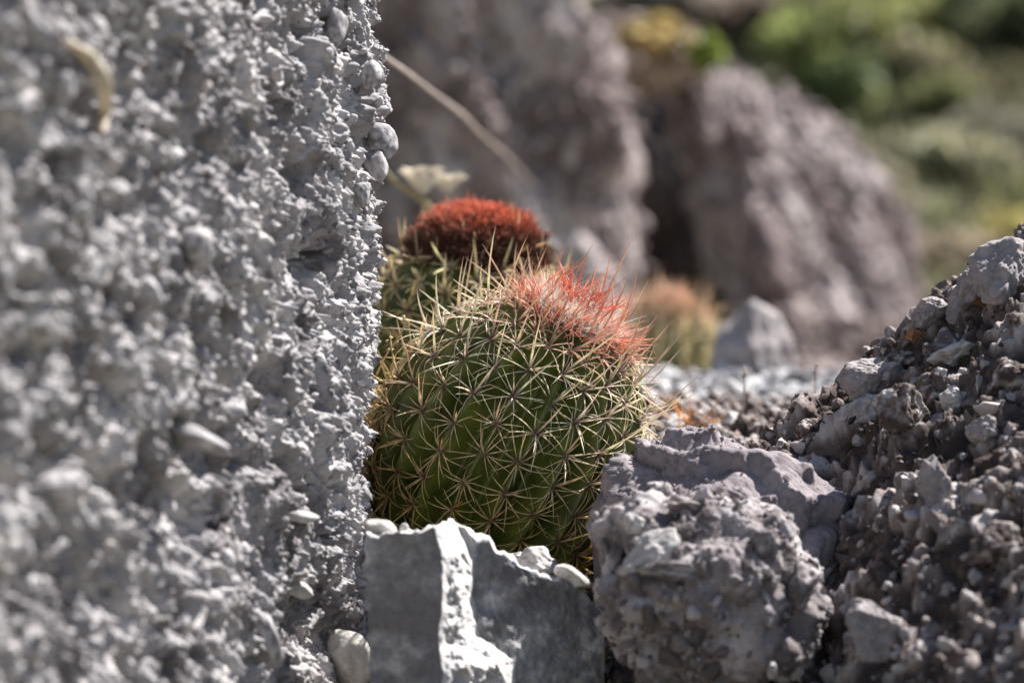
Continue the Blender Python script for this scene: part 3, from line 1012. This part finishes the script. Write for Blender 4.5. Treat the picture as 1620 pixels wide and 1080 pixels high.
p, nr_, q_ = crown_pts(rng, 6000, .036, R1, H1)
cl_ = np.array([.90, .84, .76]) * (1 + rng.normal(0, .05, (6000, 1)))
hairs(root, 'wool', W, rng, p + nr_ * .001, nr_, rng.uniform(.008, .0165, 6000), np.full(6000, .0004), np.clip(cl_, 0, 1), .7, M['wool'], bend=.6)
n_ = 400
p, nr_, q_ = crown_pts(rng, n_, .052, R1, H1, .60)
c_in, c_mid, c_out = np.array([.76, .12, .07]), np.array([.78, .33, .24]), np.array([.74, .48, .36])
w_ = q_[:, None]
cols = np.where(w_ < .7, c_in + (c_mid - c_in) * (w_ / .7) ** 1.5, c_mid + (c_out - c_mid) * (w_ - .7) / .3) * rng.uniform(.8, 1.15, (n_, 1))
side = unit(np.stack([p[:, 0], p[:, 1], 0 * p[:, 0]], 1))
hairs(root, 'crown_spines', W, rng, p, unit(nr_ + side * (.15 + .45 * w_)), rng.uniform(.012, .026, n_) * (.75 + .75 * q_), np.full(n_, .00072), np.clip(cols, 0, 1), .24, M['spines'], bend=.10, nseg=5, sides=4)

# the second cactus, behind and to the left
PAL2 = ([-1.2, 0, .5, .9, 1.2, 1.5], [(.55, .38, .17), (.68, .54, .28), (.80, .68, .42), (.84, .72, .48), (.76, .60, .40), (.6, .3, .2)])
H2, R2 = .118, .104
root, W, Rm, rng = cactus(P(738, 565, 3.30), (R(6), R(4), 0), R2, H2, 17, 9,
                          'olive barrel cactus with a domed reddish-brown crown rising behind the sharp one', dict(pal=PAL2, central=1.3), .030, .024, nparts=100, spine_rad=.0010)
# crown dome: brown felt, red bristles; sunlit top and shaded sides painted in
dv, df = ico(5)
m_ = dv[:, 2] > -.35
dome_c = np.array([.004, 0, H2 * .86])
dd_ = np.array([.066, .060, .045])
n_ = 11000
dsel = unit(np.random.default_rng(3).normal(size=(n_ * 3, 3)))
dsel = dsel[dsel[:, 2] > -.25][:n_]
lump = 1 + .14 * fbm(dsel * 5, 4, 5, .75)
p = dome_c + dsel * dd_ * lump[:, None] * .93
nr_ = unit(dsel / dd_)
hgt = dsel[:, 2]
cA, cB = np.array([.17, .085, .06]), np.array([.72, .25, .16])
w_ = sstep(.30, .88, hgt + rng.normal(0, .12, len(hgt)))[:, None]
cols = (cA + (cB - cA) * w_) * rng.uniform(.7, 1.25, (len(hgt), 1))
v_ = dome_c + dv * dd_ * (1 + .14 * fbm(dv * 5, 4, 5, .75))[:, None] * .92
mesh('crown', W(v_), df, M['wool'], root, col=np.tile(np.array([.12, .045, .035]), (len(v_), 1)))
hairs(root, 'crown_bristles', W, rng, p + nr_ * .002, nr_, rng.uniform(.003, .0095, len(p)), np.full(len(p), .00045), np.clip(cols, 0, 1), .35, M['wool'], bend=.3)

# the third, small and blurred
PAL3 = ([-1.2, 0, .6, 1.0, 1.5], [(.62, .50, .28), (.74, .66, .40), (.78, .70, .46), (.76, .60, .44), (.72, .48, .36)])
H3, R3 = .086, .080
root, W, Rm, rng = cactus(P(1048, 583, 4.6), (R(8), R(4), 0), R3, H3, 15, 13,
                          'small blurred yellow-spined barrel cactus beyond the sharp one, left of the upright stone', dict(pal=PAL3, central=1.2), .015, .030, nparts=0, spine_rad=.0010)
n_ = 1500
p, nr_, q_ = crown_pts(rng, n_, .036, R3, H3)
cols = (np.array([.70, .44, .34])[None] * (1 - q_[:, None]) + np.array([.70, .52, .36])[None] * q_[:, None]) * rng.uniform(.8, 1.2, (n_, 1))
hairs(root, 'crown_spines', W, rng, p, nr_, rng.uniform(.010, .024, n_), np.full(n_, .0008), np.clip(cols, 0, 1), .35, M['spines'])

# ------------------------------------------------------------------ dry plants
t_ = tube('twig', [P(560, 48, 3.35), P(592, 78, 3.5), P(640, 112, 3.75), P(690, 150, 4.0), P(730, 180, 4.25), P(762, 212, 4.5), P(805, 250, 5.0), P(850, 300, 5.8)],
          [.0028, .0026, .0024, .0021, .0028, .0019, .0016, .0014], M['dry'], (.50, .44, .40))
tag(t_, 'thin bare grey twig slanting down from behind the rock wall', 'twig')
t_ = tube('arching_twig', [P(905, 520, 3.62), P(912, 460, 3.62), P(925, 434, 3.62), P(950, 432, 3.62), P(975, 440, 3.62), P(994, 465, 3.62), P(1000, 520, 3.62), P(1002, 600, 3.62)],
          [.002, .0018, .0017, .0016, .0016, .0015, .0015, .0015], M['dry'], (.48, .44, .42))
tag(t_, 'pale dry twig arching over behind the red crown', 'twig')
g_ = tube('grass_blade', [P(560, 250, 3.7), P(600, 262, 3.7), P(625, 288, 3.7), P(660, 312, 3.72), P(690, 345, 3.75), P(700, 430, 3.75), P(700, 620, 3.75)],
          [.001, .002, .004, .0045, .0035, .003, .003], M['dry'], (.36, .31, .20), flat=.4)
tag(g_, 'blurred olive grass blade bending behind the domed crown', 'grass')


def dried_flower(c, foot, lab, seed, s):
    r = empty('dried_flower', foot)
    tag(r, lab, 'dried flower')
    tube('stem', [foot, foot + (c - foot) * .6 + np.array([.004, 0, 0]), c], [.0022, .002, .0018], M['dry'], (.42, .35, .25), r)
    rng = np.random.default_rng(seed)
    for k in range(9):
        a = k / 9 * 2 * np.pi + rng.uniform(-.3, .3)
        dr = np.array([math.cos(a) * .8, math.sin(a) * .8, rng.uniform(.7, 1.7)])
        u = np.linspace(0, 1, 9); w = np.linspace(-1, 1, 7)
        U, Wd = np.meshgrid(u, w)
        wd = np.sin(np.pi * np.clip(U * .92 + .06, 0, 1)) ** .7 * s * .42
        dr = dr / np.linalg.norm(dr)
        sd_ = unit(np.cross(dr, [0, 0, 1.0])); nn_ = np.cross(sd_, dr)
        pts = c + (U * s)[..., None] * dr + (Wd * wd)[..., None] * sd_ + ((Wd ** 2) * wd * .6 - U ** 2 * s * .25)[..., None] * nn_
        pts = pts.reshape(-1, 3)
        i2 = np.arange(63).reshape(7, 9)
        f = np.stack([i2[:-1, :-1], i2[:-1, 1:], i2[1:, 1:], i2[1:, :-1]], -1).reshape(-1, 4)
        nb = len(pts)
        p2 = np.vstack([pts, pts - nn_ * .0006])
        f = np.vstack([f, f[:, ::-1] + nb])
        mesh('petal', p2, f, M['dry'], r, col=np.tile(np.array([.80, .74, .64]) * rng.uniform(.85, 1.1), (len(p2), 1)))


dried_flower(P(668, 306, 3.72), P(672, 620, 3.80), 'pale papery dried flower standing behind the domed crown, the left one', 5, .036)
dried_flower(P(708, 305, 3.78), P(700, 620, 3.84), 'smaller papery dried flower just right of its pale neighbour', 6, .028)


def tuft(foot, h, lab, seed, n, col, spread=.5, name='dry_tuft', rad=.0009, cat='dry grass', group=None):
    rng = np.random.default_rng(seed)
    D = unit(np.stack([rng.normal(0, spread, n), rng.normal(0, spread, n), np.ones(n)], 1))
    B = rng.normal(0, .3, (n, 3))
    c = np.clip(np.array(col)[None] * rng.uniform(.7, 1.25, (n, 1)), 0, 1)
    bs = np.tile(foot, (n, 1)) + rng.normal(0, h * .10, (n, 3)) * np.array([1, 1, 0])
    V, F, Cc = spines_mesh(bs, D, rng.uniform(.5, 1, n) * h, np.full(n, rad), B, c * .8, c, sides=4, nseg=6, band=False)
    return tag(mesh(name, V, F, M['dry'], col=Cc, origin=foot), lab, cat, group)


def gnd(px, Y):
    x = (px - 810) * K * Y
    return np.array([x, Y, float(terrain(np.array([x]), np.array([Y]))[0])])


tuft(gnd(1092, 3.22), .042, 'curly orange dry tuft on the gravel nearest the cactus', 3, 40, (.70, .38, .14), .9)
tuft(gnd(1110, 3.24), .016, 'low yellow dry tuft on the gravel in front of the curly orange one', 4, 16, (.68, .46, .2), 1.0)
tuft(gnd(1238, 3.16), .036, 'orange dry sprig at the foot of the bank', 5, 14, (.64, .32, .10), .5)


def stem(px, py0, py1, Y, lab, r=.0011, col=(.55, .47, .40), dx=0):
    a, b_ = P(px, py0, Y), P(px + dx, py1, Y)
    g = gnd(px, Y)
    a = g if py0 is None else a
    root_ = empty('dry_stalk', a); tag(root_, lab, 'stalk')
    mid = (a + b_) / 2 + np.array([.0015, 0, 0])
    tube('stem', [a, mid, b_], [r, r * .8, r * .7], M['dry'], col, root_)
    rng = np.random.default_rng(px)
    k = 10
    pos = b_ + np.stack([rng.normal(0, r * .9, k), rng.normal(0, r * .9, k), -rng.random(k) * r * 9], 1)
    V, F, T = scatter(pos, np.full(k, r * 1.3), rng)
    mesh('seed_head', V, F, M['dry'], root_, col=np.tile(np.array(col) * 1.1, (len(V), 1)))


stem(1170, 690, 580, 3.22, 'thin pale dry stalk standing on the gravel, the left of two', dx=8)
stem(1283, 655, 577, 3.22, 'thin pale dry stalk standing by the foot of the bank, the right of two', dx=8)
# dried seed stalk leaning over the left shoulder of the main cactus
root_ = empty('seed_stalk', P(600, 590, 2.93)); tag(root_, 'little tan dried seed stalk leaning over the left shoulder of the sharp cactus', 'stalk')
tube('stem', [P(596, 592, 2.93), P(612, 560, 2.92), P(630, 535, 2.92), P(643, 508, 2.92)], [.0009, .0008, .0008, .0007], M['dry'], (.55, .42, .22), root_)
rng = np.random.default_rng(8)
pos = np.array([P(643 + rng.normal(0, 3), 508 + rng.normal(0, 5), 2.92) for _ in range(14)] + [P(622 + rng.normal(0, 4), 545 + rng.normal(0, 5), 2.92) for _ in range(6)])
V, F, T = scatter(pos, rng.uniform(.0010, .0018, len(pos)), rng)
mesh('seed_head', V, F, M['dry'], root_, col=np.tile(np.array([.62, .50, .28]), (len(V), 1)))


# ------------------------------------------------------------------ bushes on the hillside
def bush(px, py, Y, rx, rz, seed, lab, col, n=3400, leaf=.035, name='bush', cat='bush', foot=None):
    rng = np.random.default_rng(seed)
    if foot is None:
        ys_ = np.linspace(8, 30, 500)
        xs_ = (px - 810) * K * ys_
        hit = terrain(xs_, ys_) > ZC - (py + 35 - 540) * K * ys_
        Yn = ys_[np.argmax(hit)] - .1
        rx, rz, leaf = rx * Yn / Y * 1.3, rz * Yn / Y * 1.3, leaf * Yn / Y * 1.2
        Y = Yn
    c = P(px, py, Y)
    g = c.copy(); g[2] = float(terrain(np.array([c[0]]), np.array([c[1]]))[0]) if foot is None else foot
    g[2] = min(g[2], c[2] - rz * .5)
    r = empty(name, g); tag(r, lab, cat, 'bushes on the far hillside' if name == 'bush' else None)
    # clumps
    nc = 16
    cc = c + unit(rng.normal(size=(nc, 3))) * np.array([rx, rx, rz]) * rng.uniform(.3, .85, (nc, 1))
    w = rng.integers(0, nc, n)
    pos = cc[w] + unit(rng.normal(size=(n, 3))) * np.array([rx, rx, rz]) * .42 * rng.random((n, 1)) ** .5
    ct = rng.uniform(.6, 1.35, nc)[w]
    a = unit(rng.normal(size=(n, 3))); b_ = unit(np.cross(a, rng.normal(size=(n, 3))))
    s = leaf * rng.uniform(.5, 1.2, (n, 1))
    V = np.stack([pos - a * s, pos + b_ * s * .4, pos + a * s, pos - b_ * s * .4], 1).reshape(-1, 3)
    F = np.arange(4 * n).reshape(-1, 4)
    cl_ = np.clip(np.array(col)[None] * ct[:, None] * rng.uniform(.75, 1.25, (n, 1)), 0, 1)
    mesh('foliage', V, F, M['leaf'], r, col=np.repeat(cl_, 4, 0), smooth=False)
    tube('trunk', [g - np.array([0, 0, .03]), (g + c) / 2 + rng.normal(0, .02, 3), c], [rx * .06, rx * .045, rx * .02], M['dry'], (.16, .12, .09), r)
    return r


bush(1400, 70, 15, .34, .22, 601, 'broad yellow-green bush at the top right of the hillside', (0.276, 0.286, 0.112))
bush(1310, 95, 14, .22, .18, 602, 'green bush directly above the rounded outcrop', (0.195, 0.221, 0.082))
bush(1350, 150, 12.5, .15, .12, 603, 'darker green bush just right of the rounded outcrop top', (0.16, 0.2, 0.08))
bush(1500, 110, 16, .28, .20, 604, 'olive bush right of the broad yellow-green one', (0.227, 0.208, 0.122))
bush(1585, 30, 17, .30, .20, 605, 'dark bush in the top right corner', (0.14, 0.16, 0.08))
bush(1595, 385, 10.5, .12, .09, 606, 'small yellow-green bush over the crest of the bank', (0.357, 0.312, 0.122), leaf=.022, n=1400)
bush(1480, 260, 12.5, .18, .14, 607, 'thin brownish bush halfway down the hillside', (0.26, 0.25, 0.16))
bush(1560, 250, 13, .22, .16, 608, 'grey-brown dry bush at the right edge of the hillside', (0.25, 0.235, 0.18))
bush(1230, 30, 16, .28, .16, 609, 'pale olive bush at the top centre', (0.308, 0.247, 0.204))
bush(1020, 15, 13, .22, .12, 610, 'pale green bush at the top, left of the pale olive one', (0.357, 0.312, 0.265))
bush(1520, 420, 9.8, .14, .08, 611, 'low olive bush behind the bank skyline', (0.260, 0.208, 0.143), leaf=.022, n=1400)
bush(1390, 330, 11.5, .13, .10, 612, 'low dry bush behind the right flank of the rounded outcrop', (0.27, 0.25, 0.17))
bush(1460, 170, 14, .18, .13, 613, 'greenish scrub under the broad yellow-green bush', (0.212, 0.221, 0.102))
# plants perched over the cleft
rr_ = bush(1035, 58, 7.0, .085, .035, 621, 'tawny dry plant perched over the dark cleft', (0.340, 0.260, 0.108), n=1300, leaf=.018, name='shrub', cat='shrub', foot=P(1040, 85, 7.0)[2])
rr_ = bush(1118, 82, 7.0, .035, .038, 622, 'bright green shrub at the right end of the cleft top', (0.290, 0.360, 0.084), n=700, leaf=.018, name='shrub', cat='shrub', foot=P(1115, 115, 7.0)[2])
# dry brush scattered over the hillside, too thick to count
rng = np.random.default_rng(71)
n = 42000
yy = 8.6 + rng.random(n) ** 1.0 * 14
xx = (rng.random(n) * 1.25 - .25) * yy * .22
zz = terrain(xx, yy)
base = np.stack([xx, yy, zz], 1)
D = unit(np.stack([rng.normal(0, .5, n), rng.normal(0, .5, n), np.ones(n)], 1))
cs = np.array([(.25, .22, .14), (.22, .23, .10), (.32, .29, .20), (.20, .23, .09)])[rng.integers(0, 4, n)]
V, F, Cc = spines_mesh(base, D, rng.uniform(.04, .16, n), rng.uniform(.006, .014, n), rng.normal(0, .3, (n, 3)), cs, cs, sides=3, nseg=3, band=False)
tag(mesh('dry_brush', V, F, M['dry'], col=Cc, origin=(1, 14, 1)), 'thick dry brown brush covering the far hillside', 'brush', kind='stuff')
